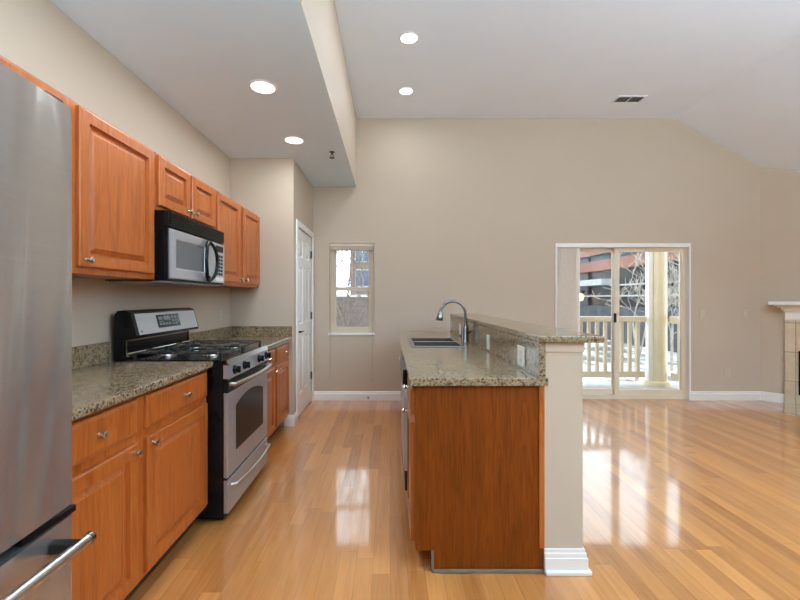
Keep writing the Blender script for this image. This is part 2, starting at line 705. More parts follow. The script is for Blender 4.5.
def base_y(mb, y0, y1, x, sgn, h=0.115):
    pr = [(x, 0), (x + sgn * .016, 0), (x + sgn * .016, h * .72), (x + sgn * .010, h * .80), (x + sgn * .010, h * .93), (x + sgn * .004, h), (x, h)]
    return mb.prism(pr, 'y', y0, y1)


struct('baseboard_far', base_x(MB(), XS + .002, GX0 - .012, YF, -1), 'trim_white', 'white baseboard under the window')
struct('baseboard_right', base_x(MB(), GX1 + .005, XC + .004, YF, -1), 'trim_white', 'white baseboard right of the balcony door')
o = struct('baseboard_angled', base_x(MB(), 0.0, 0.223, 0, -1), 'trim_white', 'white baseboard beside the fireplace')
o.location = (XC, YF, 0)
o.rotation_euler = (0, 0, -PI / 4)
bp = base_y(MB(), YS - 0.014, DY0 - .066, XS, 1)
base_x(bp, -1.075, XS + .016, YS, -1)
struct('baseboard_pantry', bp, 'trim_white', 'white baseboard wrapping the pantry wall corner')


# ------------------------------------------------------------------ pantry door
def six_panel_face(mb, a_lines, b_lines, panels, mk, d0):
    for i in range(len(a_lines) - 1):
        for j in range(len(b_lines) - 1):
            a0, a1, b0, b1 = a_lines[i], a_lines[i + 1], b_lines[j], b_lines[j + 1]
            if (i, j) in panels:
                mb.rings([(a0, a1, b0, b1, d0), (a0 + .012, a1 - .012, b0 + .012, b1 - .012, d0 - .014),
                          (a0 + .02, a1 - .02, b0 + .02, b1 - .02, d0 - .014),
                          (a0 + .05, a1 - .05, b0 + .05, b1 - .05, d0 - .002)], mk)
            else:
                mb.add([mk(a0, b0, d0), mk(a1, b0, d0), mk(a1, b1, d0), mk(a0, b1, d0)], [[0, 1, 2, 3]])


dm = MB()
sx = XS - 0.012
al = [DY0 + .006, DY0 + .12, DY0 + .34, DY0 + .453, DY0 + .673, DY1 - .006]
bl = [0.012, 0.25, 0.88, 1.02, 1.66, 1.76, 1.96, DZ - .006]
six_panel_face(dm, al, bl, {(1, 1), (3, 1), (1, 3), (3, 3), (1, 5), (3, 5)}, lambda a, b, d: (d, a, b), sx)
dm.add([(sx, al[0], bl[0]), (sx, al[-1], bl[0]), (sx, al[-1], bl[-1]), (sx, al[0], bl[-1]),
        (sx - .035, al[0], bl[0]), (sx - .035, al[-1], bl[0]), (sx - .035, al[-1], bl[-1]), (sx - .035, al[0], bl[-1])],
       [[4, 5, 6, 7], [0, 1, 5, 4], [1, 2, 6, 5], [2, 3, 7, 6], [3, 0, 4, 7]])
door = struct('door_1', dm, 'trim_white', 'white six-panel pantry door with bronze lever', 'door')
cs = MB()
for (y0, y1, z0, z1) in ((DY0 - .062, DY0 + .002, 0, DZ + .06), (DY1 - .002, DY1 + .062, 0, DZ + .06), (DY0 + .002, DY1 - .002, DZ - .002, DZ + .06)):
    cs.box(XS, XS + .016, y0, y1, z0, z1, .004)
cs.build('door_casing', 'trim_white', door)
hm = MB().lathe((sx, 4.286, .941), (1, 0, 0), [(0, 0), (.029, 0), (.029, .006), (.012, .010), (.011, .045), (0, .047)], 18)
hm.tube([(sx + .042, 4.28, .941), (sx + .046, 4.32, .943), (sx + .046, 4.40, .938)], [.009, .008, .007], 10)
hm.build('door_handle', 'dark_bronze', door)
for z in (1.847, 1.086, .338):
    MB().box(XS - .014, XS + .006, DY1 - .030, DY1 - .004, z - .045, z + .045, .002).build('hinge', 'dark_bronze', door)

# ------------------------------------------------------------------ far window
win = MB()
yw0, yw1 = YF + .075, YF + .135
fw = .048
win.box(WX0, WX0 + fw, yw0, yw1, WZ0, WZ1).box(WX1 - fw, WX1, yw0, yw1, WZ0, WZ1)
win.box(WX0 + fw, WX1 - fw, yw0, yw1, WZ1 - .05, WZ1).box(WX0 + fw, WX1 - fw, yw0, yw1, WZ0, WZ0 + .045)
window = struct('window_1', win, 'window_tan', 'narrow sash window with cream frame', 'window')
zm = 1.415
s1 = MB()
for (x0, x1, z0, z1) in ((WX0 + fw, WX0 + fw + .03, zm, WZ1 - .05), (WX1 - fw - .03, WX1 - fw, zm, WZ1 - .05),
                         (WX0 + fw + .03, WX1 - fw - .03, WZ1 - .085, WZ1 - .05), (WX0 + fw + .03, WX1 - fw - .03, zm - .006, zm + .036)):
    s1.box(x0, x1, yw0 + .032, yw0 + .055, z0, z1)
us = s1.build('upper_sash', 'window_tan', window)
MB().box(WX0 + fw + .03, WX1 - fw - .03, yw0 + .041, yw0 + .045, zm + .036, WZ1 - .085).build('pane', 'window_glass', us)
s2 = MB()
for (x0, x1, z0, z1) in ((WX0 + fw, WX0 + fw + .03, WZ0 + .045, zm + .034), (WX1 - fw - .03, WX1 - fw, WZ0 + .045, zm + .034),
                         (WX0 + fw + .03, WX1 - fw - .03, WZ0 + .045, WZ0 + .085), (WX0 + fw + .03, WX1 - fw - .03, zm - .012, zm + .034)):
    s2.box(x0, x1, yw0 + .004, yw0 + .030, z0, z1)
ls = s2.build('lower_sash', 'window_tan', window)
MB().box(WX0 + fw + .03, WX1 - fw - .03, yw0 + .015, yw0 + .019, WZ0 + .085, zm - .012).build('pane', 'window_glass', ls)
MB().box(WX0 - .012, WX1 + .012, YF - .022, YF + .074, WZ0 - .014, WZ0 + .010, .003).build('window_sill', 'trim_white', window)

vb = thing('window_blind', 'raised cream blind bunched at the top of the narrow window', 'blind', (-.488, YF + .04, WZ1 - .075))
MB().box(WX0 + .004, WX1 - .004, YF + .012, YF + .062, WZ1 - .042, WZ1 - .002, .003).build('head_rail', 'window_tan', vb)
sl = MB()
for k in range(7):
    sl.box(WX0 + .01, WX1 - .01, YF + .014, YF + .06, WZ1 - .047 - k * .0035, WZ1 - .045 - k * .0035)
sl.build('slats', 'blind_fabric', vb)
MB().box(WX0 + .01, WX1 - .01, YF + .018, YF + .056, WZ1 - .082, WZ1 - .072, .002).build('bottom_rail', 'frame_almond', vb)
for cx, nm, z1 in ((WX0 + .03, 'left', WZ1 - .05), (WX1 - .012, 'right', WZ1 - .05)):
    cm = MB().tube([(cx, YF + .008, z1), (cx - .012, YF - .03, WZ0 + .03), (cx - .014, YF - .03, .27)], .0026, 6)
    cp = cm.build('cord', 'cord_white', vb)
    MB().lathe((cx - .014, YF - .03, .25), (0, 0, 1), [(0, 0), (.006, 0), (.007, .01), (.003, .03), (0, .032)], 10).build('tassel', 'cord_white', cp)

ds = thing('door_stop', 'small brass spring door stop on the baseboard below the window', 'door stop', (-.277, YF - .045, .03))
MB().lathe((-.277, YF - .017, .035), (0, -1, 0), [(0, 0), (.012, 0), (.012, .004), (.005, .006), (.005, .06), (.004, .062)], 12).build('spring', 'dark_bronze', ds)
MB().lathe((-.277, YF - .077, .035), (0, -1, 0), [(0, 0), (.008, 0), (.009, .012), (0, .014)], 12).build('bumper', 'plate_white', ds)

# ------------------------------------------------------------------ balcony sliding door
yg0, yg1 = YF + .05, YF + .145
gf = MB()
gf.box(GX0, GX0 + .03, yg0, yg1, .0, GZ1).box(GX1 - .03, GX1, yg0, yg1, .0, GZ1)
gf.box(GX0 + .03, GX1 - .03, yg0, yg1, GZ1 - .035, GZ1).box(GX0 + .03, GX1 - .03, yg0, yg1, 0, .055)
slider = struct('door_2', gf, 'frame_almond', 'sliding glass balcony door in an almond frame', 'door')
tr = MB()
tr.box(GX0 - .012, GX1 + .012, YF - .014, YF + .03, GZ1 - .03, GZ1 + .022, .003)
tr.box(GX0 - .012, GX0 + .012, YF - .014, YF + .05, 0, GZ1 - .03, .003)
tr.box(GX1 - .012, GX1 + .012, YF - .016, YF + .05, 0, GZ1 - .03, .003)
tr.build('door_trim', 'trim_white', slider)


def glass_panel(x0, x1, y0, y1, z0, z1, st, sr, name):
    m = MB()
    m.box(x0, x0 + st, y0, y1, z0, z1).box(x1 - sr, x1, y0, y1, z0, z1)
    m.box(x0 + st, x1 - sr, y0, y1, z1 - .045, z1).box(x0 + st, x1 - sr, y0, y1, z0, z0 + .065)
    p = m.build(name, 'frame_almond', slider)
    yc = (y0 + y1) / 2
    MB().box(x0 + st, x1 - sr, yc - .003, yc + .003, z0 + .065, z1 - .045).build('pane', 'window_glass', p)
    return p


xm = 2.955
p1 = glass_panel(GX0 + .03, xm, yg0 + .05, yg0 + .085, .055, GZ1 - .035, .05, .05, 'sliding_panel')
p2 = glass_panel(xm - .05, GX1 - .03, yg0 + .008, yg0 + .045, .055, GZ1 - .035, .065, .03, 'fixed_panel')
MB().box(xm - .062, xm - .030, yg0 - .008, yg0 + .006, .99, 1.11, .004).build('door_handle', 'black_satin', p2)

vbl = thing('vertical_blind', 'beige vertical blind stacked at the left edge of the balcony door', 'blind', (2.26, YF + .035, .05))
MB().box(GX0 + .014, GX1 - .014, YF + .031, YF + .049, GZ1 - .034, GZ1 - .002).build('head_rail', 'trim_white', vbl)
for k in range(11):
    x = GX0 + .016 + k * .0235
    MB().prism([(x, YF + .010), (x + .018, YF + .020), (x + .040, YF + .024), (x + .040, YF + .026), (x + .018, YF + .023), (x, YF + .013)], 'z', .06, GZ1 - .036).build('slat', 'blind_fabric', vbl)
MB().box(GX0 + .292, GX0 + .310, YF + .010, YF + .040, .05, GZ1 - .036).build('lead_slat', 'trim_white', vbl)

# ------------------------------------------------------------------ recessed lamps, sprinkler, vent
def downlight(x, y, z, r, label, group, power=CAN_POWER):
    t = thing('recessed_downlight', label, 'ceiling light', (x, y, z - .004), group)
    MB().lathe((x, y, z - .0005), (0, 0, -1), [(r * 1.22, 0), (r * 1.2, .004), (r * 1.02, .006), (r, .002)], 32).build('trim_ring', 'trim_white', t)
    MB().lathe((x, y, z - .001), (0, 0, -1), [(0, .0015), (r * .6, .0015), (r, .0008)], 32).build('lens', 'lamp_glow', t)
    l = bpy.data.lights.new('downlight_lamp', 'AREA')
    l.shape = 'DISK'
    l.size = r * 2
    l.energy = power
    l.color = CAN_COLOR
    lo = bpy.data.objects.new('downlight_lamp', l)
    lo.location = (0, 0, -.006)
    lo.parent = t
    COL.objects.link(lo)
    return t


g1, g2 = 'downlights in the kitchen ceiling', 'downlights in the high ceiling'
downlight(-.859, 2.705, ZL, .077, 'glowing recessed downlight in the low kitchen ceiling, nearer the camera', g1)
downlight(-.866, 3.61, ZL, .077, 'glowing recessed downlight in the low ceiling near the sprinkler head', g1)
downlight(.168, 3.538, ZH, .071, 'glowing recessed downlight in the high ceiling, upper of the pair', g2, 5.0)
downlight(.178, 4.44, ZH, .071, 'glowing recessed downlight in the high ceiling nearest the far wall', g2, 5.0)
downlight(-.86, 1.80, ZL, .077, 'recessed downlight in the low ceiling above the camera side counter', g1)
downlight(-.86, .60, ZL, .077, 'recessed downlight in the low ceiling above the refrigerator aisle', g1)
downlight(.17, 2.64, ZH, .071, 'recessed downlight in the high ceiling above the near end of the island', g2, 4.0)
downlight(2.6, 1.2, ZH, .071, 'recessed downlight in the high ceiling above the living area', g2)

sp = thing('fire_sprinkler', 'small dark sprinkler head hanging from the low kitchen ceiling', 'sprinkler', (-.566, 3.90, ZL - .05))
MB().lathe((-.566, 3.90, ZL), (0, 0, -1), [(.0, 0), (.028, 0.001), (.024, .006), (.01, .008), (.01, .03), (.006, .032)], 16).build('escutcheon', 'sprinkler_metal', sp)
fm = MB().tube([(-.578, 3.90, ZL - .028), (-.583, 3.90, ZL - .042), (-.568, 3.90, ZL - .056)], .003, 6)
fm.tube([(-.554, 3.90, ZL - .028), (-.549, 3.90, ZL - .042), (-.564, 3.90, ZL - .056)], .003, 6)
fm.build('frame_arms', 'sprinkler_metal', sp)
MB().lathe((-.566, 3.90, ZL - .056), (0, 0, -1), [(0, 0), (.026, .001), (.026, .004), (0, .005)], 14).build('deflector', 'sprinkler_metal', sp)

av = thing('air_vent', 'small louvred air register in the high ceiling', 'air vent', (2.76, 4.62, ZH - .01))
vx0, vx1, vy0, vy1 = 2.615, 2.905, 4.56, 4.685
fr = MB()
for (a, b, c, d) in ((vx0 - .02, vx1 + .02, vy0 - .02, vy0), (vx0 - .02, vx1 + .02, vy1, vy1 + .02), (vx0 - .02, vx0, vy0, vy1), (vx1, vx1 + .02, vy0, vy1)):
    fr.box(a, b, c, d, ZH - .008, ZH)
fr.box((vx0 + vx1) / 2 - .006, (vx0 + vx1) / 2 + .006, vy0, vy1, ZH - .008, ZH)
fr.build('frame', 'ceiling_paint', av)
MB().box(vx0, vx1, vy0, vy1, ZH - .002, ZH - .0005).build('duct_opening', 'vent_shadow', av)
lv = MB()
for k in range(6):
    y = vy0 + .012 + k * .02
    lv.prism([(y, ZH - .007), (y + .003, ZH - .007), (y + .009, ZH - .003), (y + .006, ZH - .003)], 'x', vx0, vx1)
lv.build('louvres', 'plate_beige', av)


# ------------------------------------------------------------------ outlets and switches
def plate(pos, nrm, label, kind, mat='plate_white', group=None, wdt=.070, hgt=.106):
    """pos centre on the wall, nrm one of +x -x -y"""
    nm = 'light_switch' if kind == 'switch' else 'power_outlet'
    cat = 'light switch' if kind == 'switch' else 'outlet'
    t = thing(nm, label, cat, pos, group)
    x, y, z = pos

    def bx(u0, u1, h0, h1, d0, d1, bev=0.0):
        m = MB()
        if nrm == '+x':
            return m.box(x + d0, x + d1, y + u0, y + u1, z + h0, z + h1, bev)
        if nrm == '-x':
            return m.box(x - d1, x - d0, y + u0, y + u1, z + h0, z + h1, bev)
        return m.box(x + u0, x + u1, y - d1, y - d0, z + h0, z + h1, bev)
    bx(-wdt / 2, wdt / 2, -hgt / 2, hgt / 2, .0005, .006, .002).build('cover_plate', mat, t)
    if kind == 'switch':
        bx(-.006, .006, -.013, .013, .006, .014, .002).build('toggle', 'plate_ivory', t)
    else:
        for s in (-1, 1):
            r = bx(-.017, .017, s * .022 - .014, s * .022 + .014, .006, .0085, .001).build('receptacle', mat, t)
            for q in (-.007, .005):
                bx(q, q + .002, s * .022 - .004, s * .022 + .006, .0085, .0088).build('slot', 'black_satin', r)
    return t


plate((XW, 3.84, 1.14), '+x', 'cream outlet on the left wall above the far counter', 'outlet', 'plate_beige')
plate((3.994, YF, 1.105), '-y', 'ivory toggle switch on the far wall just right of the balcony door', 'switch', 'plate_beige')
plate((4.538, YF, 1.11), '-y', 'beige toggle switch on the far wall beside the fireplace corner', 'switch', 'plate_beige')
plate((4.32, YF, .353), '-y', 'beige outlet low on the far wall above the baseboard', 'outlet', 'plate_beige')


# ------------------------------------------------------------------ cabinet helpers (fronts facing +x with sgn=1, or -x with sgn=-1)
def front_door(y0, y1, z0, z1, xf, sgn, stile=.052, mat='oak', parent=None, name='door'):
    """raised-panel door; xf is the back plane, the face is 20 mm proud of it."""
    def mk(a, b, d):
        return (xf + sgn * d, a, b)

    def r(i, d):
        return (y0 + i, y1 - i, z0 + i, z1 - i, d)
    m = MB().rings([r(0, 0), r(0, .015), r(.004, .0195), r(.008, .0205), r(stile, .0205), r(stile + .003, .003), r(stile + .010, .002),
                    r(stile + .033, .0145), r(stile + .036, .0155)], mk)
    m.add([mk(y0, z0, 0), mk(y1, z0, 0), mk(y1, z1, 0), mk(y0, z1, 0)], [[0, 1, 2, 3]])
    return m.build(name, mat, parent)


def front_drawer(y0, y1, z0, z1, xf, sgn, parent, mat='oak'):
    def mk(a, b, d):
        return (xf + sgn * d, a, b)

    def r(i, d):
        return (y0 + i, y1 - i, z0 + i, z1 - i, d)
    m = MB().rings([r(0, 0), r(0, .012), r(.003, .016), r(.014, .020), r(.018, .0205)], mk)
    m.add([mk(y0, z0, 0), mk(y1, z0, 0), mk(y1, z1, 0), mk(y0, z1, 0)], [[0, 1, 2, 3]])
    return m.build('drawer', mat, parent)


def knob(x, y, z, sgn, parent):
    MB().lathe((x, y, z), (sgn, 0, 0), [(0, 0), (.009, 0), (.009, .002), (.0055, .004), (.005, .013), (.012, .018), (.0155, .023), (.0145, .028), (.008, .031), (0, .032)],
               18).build('knob', 'nickel', parent)


def carcass(x0, x1, y0, y1, z0, z1, mat='oak'):
    return MB().box(x0, x1, y0, y1, z0, z1, .0015)


# ------------------------------------------------------------------ wall cabinets
XU = -1.34      # front plane of wall cabinet boxes (doors 20 mm proud)


def wall_cabinet(label, y0, y1, z0, z1, doors, knobs):
    t = thing('wall_cabinet', label, 'cabinet', (XW, (y0 + y1) / 2, z0), 'oak wall cabinets over the counter run')
    carcass(XW + .001, XU, y0, y1, z0, z1).build('body', 'oak', t)
    for (a, b, c, d), (ky, kz) in zip(doors, knobs):
        dd = front_door(a, b, c, d, XU, 1, .054, 'oak', t)
        knob(XU + .0205, ky, kz, 1, dd)
    return t


ZU0, ZU1, ZD0, ZD1 = 1.408, 2.138, 1.437, 2.124
wall_cabinet('large oak wall cabinet between refrigerator and microwave', 1.05, 2.276, ZU0, ZU1,
             [(1.07, 1.645, ZD0, ZD1), (1.704, 2.245, ZD0, ZD1)], [(1.61, 1.47), (1.737, 1.468)])
wall_cabinet('short oak wall cabinet directly above the microwave', 2.278, 3.048, 1.808, ZU1,
             [(2.293, 2.650, 1.834, ZD1), (2.676, 3.032, 1.834, ZD1)], [(2.62, 1.872), (2.706, 1.872)])
wall_cabinet('oak wall cabinet in the corner right of the microwave', 3.05, 4.078, ZU0, ZU1,
             [(3.075, 3.540, ZD0, ZD1), (3.611, 4.058, ZD0, ZD1)], [(3.512, 1.468), (3.64, 1.468)])

# ------------------------------------------------------------------ base cabinets
def base_cabinet(label, y0, y1, xf, ztop, fronts, knobs_dr, knobs_do, zdr, zdo):
    t = thing('base_cabinet', label, 'cabinet', (-1.3, (y0 + y1) / 2, 0), 'oak base cabinets along the left wall')
    m = MB().box(XW + .001, xf, y0, y1, .106, ztop, .0015)
    m.build('body', 'oak', t)
    MB().box(xf + .0002, xf + .012, y0 + .001, y1 - .001, zdr[1] + .003, ztop - .0005).build('top_rail', 'oak_shaded', t)  # added dark strip, the counter overhang's shade put into its colour
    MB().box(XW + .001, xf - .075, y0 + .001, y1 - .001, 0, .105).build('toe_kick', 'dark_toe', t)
    for (a, b), kd, kk in zip(fronts, knobs_dr, knobs_do):
        d = front_drawer(a, b, zdr[0], zdr[1], xf, 1, t)
        knob(xf + .0205, kd, (zdr[0] + zdr[1]) / 2, 1, d)
        e = front_door(a, b, zdo[0], zdo[1], xf, 1, .054, 'oak', t)
        knob(xf + .0205, kk, zdo[1] - .032, 1, e)
    return t


XBL = -1.055
base_cabinet('wide oak base cabinet between refrigerator and stove', 1.04, 2.297, XBL, .906,
             [(1.083, 1.647), (1.711, 2.275)], [1.42, 2.02], [1.617, 1.742], (.745, .886), (.130, .707))
XBR = -1.038
base_cabinet('narrower oak base cabinet in the corner beyond the stove', 3.053, 4.062, XBR, .870,
             [(3.085, 3.556), (3.614, 4.040)], [3.32, 3.83], [3.526, 3.644], (.720, .852), (.138, .684))

ct = recenter(MB().box(XW + .001, -1.015, 1.0, 2.299, .907, .939, .005).build('countertop', 'granite'))
tag(ct, 'speckled granite countertop between refrigerator and stove', 'countertop', 'granite countertops')
ct = recenter(MB().box(XW + .001, -.997, 3.052, YS - .001, .871, .914, .005).build('countertop', 'granite'))
tag(ct, 'speckled granite countertop in the corner beyond the stove', 'countertop', 'granite countertops')
b1 = recenter(MB().box(XW + .001, XW + .022, 1.0, 2.297, .9395, 1.052, .002).build('backsplash', 'granite'))
tag(b1, 'low granite backsplash on the left wall beside the refrigerator', 'backsplash', 'granite backsplashes')
b2 = recenter(MB().box(XW + .001, XW + .022, 3.052, YS - .023, .9145, 1.018, .002).build('backsplash', 'granite'))
tag(b2, 'low granite backsplash on the left wall beyond the stove', 'backsplash', 'granite backsplashes')
b3 = recenter(MB().box(XW + .0225, -.998, YS - .022, YS - .001, .9145, 1.018, .002).build('backsplash', 'granite'))
tag(b3, 'low granite backsplash on the stub wall at the counter end', 'backsplash', 'granite backsplashes')

# ------------------------------------------------------------------ refrigerator
fg = thing('refrigerator', 'tall stainless steel refrigerator with bottom freezer drawer', 'refrigerator', (-1.2, .495, 0))
FY0, FY1, FX = .05, .943, -.742
MB().box(XW + .02, FX - .085, FY0 + .005, FY1 - .005, .03, 1.735, .006).build('body', 'black_satin', fg)
for yy in (FY0 + .05, FY1 - .09):
    for xx in (-1.5, -.92):
        MB().box(xx, xx + .04, yy, yy + .04, 0, .03).build('foot', 'black_satin', fg)


def door_profile():
    pts = [(FX - .08, FY0), (FX - .012, FY0)]
    n = 22
    yc, hw = (FY0 + FY1) / 2, (FY1 - FY0) / 2 - .010
    for i in range(n + 1):
        y = FY0 + .010 + (FY1 - FY0 - .02) * i / n
        pts.append((FX + .020 * (1 - ((y - yc) / hw) ** 2), y))
    pts += [(FX - .012, FY1), (FX - .08, FY1)]
    return pts


fd = MB().prism(door_profile(), 'z', .822, 1.742, True)
fd.build('door', 'stainless_door', fg)
fz = MB().prism(door_profile(), 'z', .09, .798, True).build('freezer_drawer', 'stainless_door', fg)
MB().box(FX - .085, FX - .016, FY0 + .006, FY1 - .008, .800, .820).build('gasket', 'black_satin', fg)
MB().box(FX - .06, FX + .006, .80, FY1 - .004, .8025, .818, .002).build('lower_hinge', 'black_gloss', fg)
MB().tube([(-.6825, .10, .757), (-.6825, .902, .757)], .0115, 16).build('handle', 'stainless', fz)
for yy in (.872, .13):
    MB().box(FX - .004, -.680, yy - .012, yy + .012, .747, .770, .003).build('handle_bracket', 'black_satin', fz)
MB().tube([(-.6825, .9020, .757), (-.6825, .913, .757)], .0128, 16).build('end_cap', 'chrome', fz)
vh = MB().tube([(-.69, .12, .95), (-.69, .12, 1.6)], .0115, 14)
vh.box(FX - .01, -.69, .11, .13, 1.0, 1.02).box(FX - .01, -.69, .11, .13, 1.53, 1.55)
vh.build('handle', 'stainless', fg)
MB().box(FX - .075, FX - .01, FY1 - .07, FY1 - .02, 1.7425, 1.756, .003).build('hinge_cover', 'black_satin', fg)
MB().box(FX - .07, FX - .06, FY0 + .02, FY1 - .02, .0, .085).build('kick_grille', 'black_satin', fg)

# ------------------------------------------------------------------ microwave
mw = thing('microwave_oven', 'black and steel over-range microwave with oval handle', 'microwave', (-1.44, 2.66, 1.40))
MX, MY0, MY1, MZ0, MZ1 = -1.258, 2.283, 3.045, 1.402, 1.806
MB().box(XW + .002, MX - .03, MY0, MY1, MZ0, MZ1, .002).build('body', 'black_gloss', mw)
MB().box(XW + .02, MX - .03, MY0 + .006, MY1 - .006, MZ0 - .008, MZ0 - .0005).build('bottom_plate', 'button_grey', mw)
gm = MB().box(MX - .03, MX - .006, MY0, MY1, 1.716, MZ1 - .004, .002)
for k in range(6):
    z = 1.727 + k * .0125
    gm.box(MX - .006, MX + .002, MY0 + .012, MY1 - .012, z, z + .006, .001)
gm.build('vent_grille', 'black_gloss', mw)
MB().box(MX - .029, MX - .012, MY0, MY1, MZ0 + .002, 1.714, .003).build('front_frame', 'black_gloss', mw)
md = MB()


def mkx(xf):
    return lambda a, b, d: (xf + d, a, b)


DMY1 = 2.86
md.rings([(MY0 + .012, DMY1, MZ0 + .014, 1.702, 0), (MY0 + .012, DMY1, MZ0 + .014, 1.702, .010), (MY0 + .016, DMY1 - .004, MZ0 + .018, 1.698, .012),
          (2.352, 2.722, 1.474, 1.650, .012), (2.356, 2.718, 1.478, 1.646, .008)], mkx(MX - .012))
mdo = md.build('door', 'stainless_range', mw)
plain('micro_window', srgb(96, 98, 100), 0.22, 0.0, 0.06, 300)
MB().box(MX - .0045, MX - .003, 2.357, 2.717, 1.479, 1.645).build('window', 'micro_window', mdo)
hp = []
for i in range(33):
    a = 2 * PI * i / 32
    hp.append((MX + .034 - .02 * abs(math.sin(a)) ** 3, 2.752 + .082 * math.cos(a), 1.556 + .132 * math.sin(a)))
mh = MB().tube(hp, .0115, 10, False)
for zz in (1.445, 1.675):
    mh.box(MX - .002, MX + .02, 2.740, 2.764, zz - .012, zz + .012, .003)
mh.build('handle', 'black_gloss', mdo)
cp = MB().box(MX - .012, MX - .001, DMY1 + .004, MY1 - .004, MZ0 + .014, 1.702, .002).build('control_panel', 'stainless_range', mw)
MB().box(MX - .001, MX + .0005, DMY1 + .03, MY1 - .03, 1.64, 1.685).build('display', 'black_gloss', cp)
bb = MB()
for i in range(3):
    for j in range(6):
        y = DMY1 + .030 + i * .042
        z = 1.47 + j * .026
        bb.box(MX - .001, MX + .001, y, y + .034, z, z + .018, .0005)
bb.build('keypad', 'black_satin', cp)
MB().box(MX - .001, MX + .001, DMY1 + .03, MY1 - .03, 1.425, 1.455, .0005).build('start_button', 'plate_white', cp)

# ------------------------------------------------------------------ gas range
st = thing('gas_stove', 'freestanding stainless gas stove with black grates and sides', 'stove', (-1.28, 2.675, 0))
RX, RY0, RY1 = -.930, 2.302, 3.049
MB().box(-1.585, RX - .03, RY0, RY1, .03, .915, .002).build('body', 'black_gloss', st)
for xx in (-1.55, -1.02):
    for yy in (RY0 + .05, RY1 - .09):
        MB().box(xx, xx + .04, yy, yy + .04, 0, .03).build('foot', 'black_satin', st)
MB().box(-1.545, RX - .010, RY0, RY1, .9155, .945, .006).build('cooktop', 'black_gloss', st)
# front lip and sloped control panel
MB().prism([(RX - .045, .946), (RX - .012, .944), (RX + .002, .914), (RX - .03, .914)], 'y', RY0 + .001, RY1 - .001).build('front_lip', 'sink_steel', st)
cpn = MB().prism([(RX - .030, .9135), (RX - .001, .9135), (RX + .006, .836), (RX - .030, .836)], 'y', RY0 + .002, RY1 - .002).build('control_panel', 'stainless_range', st)
for ky in (2.385, 2.545, 2.825, 2.985):
    km = MB().lathe((RX + .001, ky, .876), (1, 0, .09), [(0, 0), (.027, 0), (.027, .008), (.021, .012), (.019, .030), (.0, .032)], 20)
    km.box(RX + .026, RX + .040, ky - .005, ky + .005, .858, .898, .002)
    km.build('knob', 'black_gloss', cpn)
# oven door
od = MB()
dz0, dz1 = .262, .828
od.box(RX - .030, RX - .004, RY0 + .004, RY1 - .004, dz0, .752, .004)
odo = od.build('oven_door', 'stainless_range', st)
MB().box(RX - .030, RX - .003, RY0 + .004, RY1 - .004, .7525, dz1, .003).build('top_band', 'black_gloss', odo)
wp = []
wy0, wy1 = 2.425, 2.935
for i in range(17):
    u = i / 16
    wp.append((wy1 + (wy0 - wy1) * u, .652 + .048 * math.sin(PI * u) ** 0.8))
wp = [(wy0, .385), (wy1, .385)] + wp
MB().prism([(y, z) for y, z in wp], 'x', RX - .006, RX - .001).build('window', 'black_gloss', odo)
hb = []
for i in range(21):
    u = i / 20
    hb.append((RX + .030 + .022 * math.sin(PI * u), RY0 + .03 + (RY1 - RY0 - .06) * u, .800))
hh = MB().tube([(RX - .004, RY0 + .03, .800)] + hb + [(RX - .004, RY1 - .03, .800)], .0125, 12)
hh.build('handle', 'stainless', odo)
# storage drawer
sd = MB().box(RX - .030, RX - .003, RY0 + .004, RY1 - .004, .058, .248, .004).build('storage_drawer', 'stainless_range', st)
MB().box(RX - .05, RX - .012, RY0 + .004, RY1 - .004, .249, .261).build('door_gap', 'black_satin', st)
db = [(RX - .004, RY0 + .05, .205)]
for i in range(17):
    u = i / 16
    db.append((RX + .028 + .020 * math.sin(PI * u), RY0 + .06 + (RY1 - RY0 - .12) * u, .208))
db.append((RX - .004, RY1 - .05, .205))
MB().tube(db, .0105, 12).build('handle', 'stainless', sd)
MB().box(RX - .06, RX - .028, RY0 + .004, RY1 - .004, .03, .056).build('kick_plate', 'black_satin', st)
# backguard
bgm = MB().prism([(-1.585, .9155), (-1.535, .9155), (-1.535, 1.062), (-1.462, 1.070), (-1.458, 1.085), (-1.494, 1.218), (-1.530, 1.232), (-1.572, 1.228), (-1.585, 1.205)],
                 'y', RY0, RY1)
bgo = bgm.build('backguard', 'black_gloss', st)
pn = MB().prism([(-1.4615, 1.086), (-1.4575, 1.087), (-1.4905, 1.210), (-1.4945, 1.210)], 'y', RY0 + .03, RY1 - .012)
pno = pn.build('fascia', 'stainless_range', bgo)
MB().box(-1.5345, -1.529, RY0 + .02, RY1 - .02, .980, 1.050, .002).build('riser_panel', 'black_gloss', bgo)
rt = MB().box(-1.5345, -1.524, RY0 + .012, RY0 + .022, .975, 1.058).box(-1.5345, -1.524, RY1 - .022, RY1 - .012, .975, 1.058)
rt.box(-1.5345, -1.524, RY0 + .022, RY1 - .022, 1.050, 1.058)
rt.build('riser_trim', 'chrome', bgo)
MB().box(-1.5345, -1.512, RY0 + .015, RY1 - .015, .958, .984, .004).build('chrome_strip', 'nickel', bgo)


def onfascia(y0, y1, s0, s1, d0, d1):
    def P(s, d):
        x = -1.4575 + (-1.4905 + 1.4575) * s
        z = 1.087 + .123 * s
        return (x + d * .966, z + d * .26)
    return MB().prism([P(s0, d0), P(s0, d1), P(s1, d1), P(s1, d0)], 'y', y0, y1)


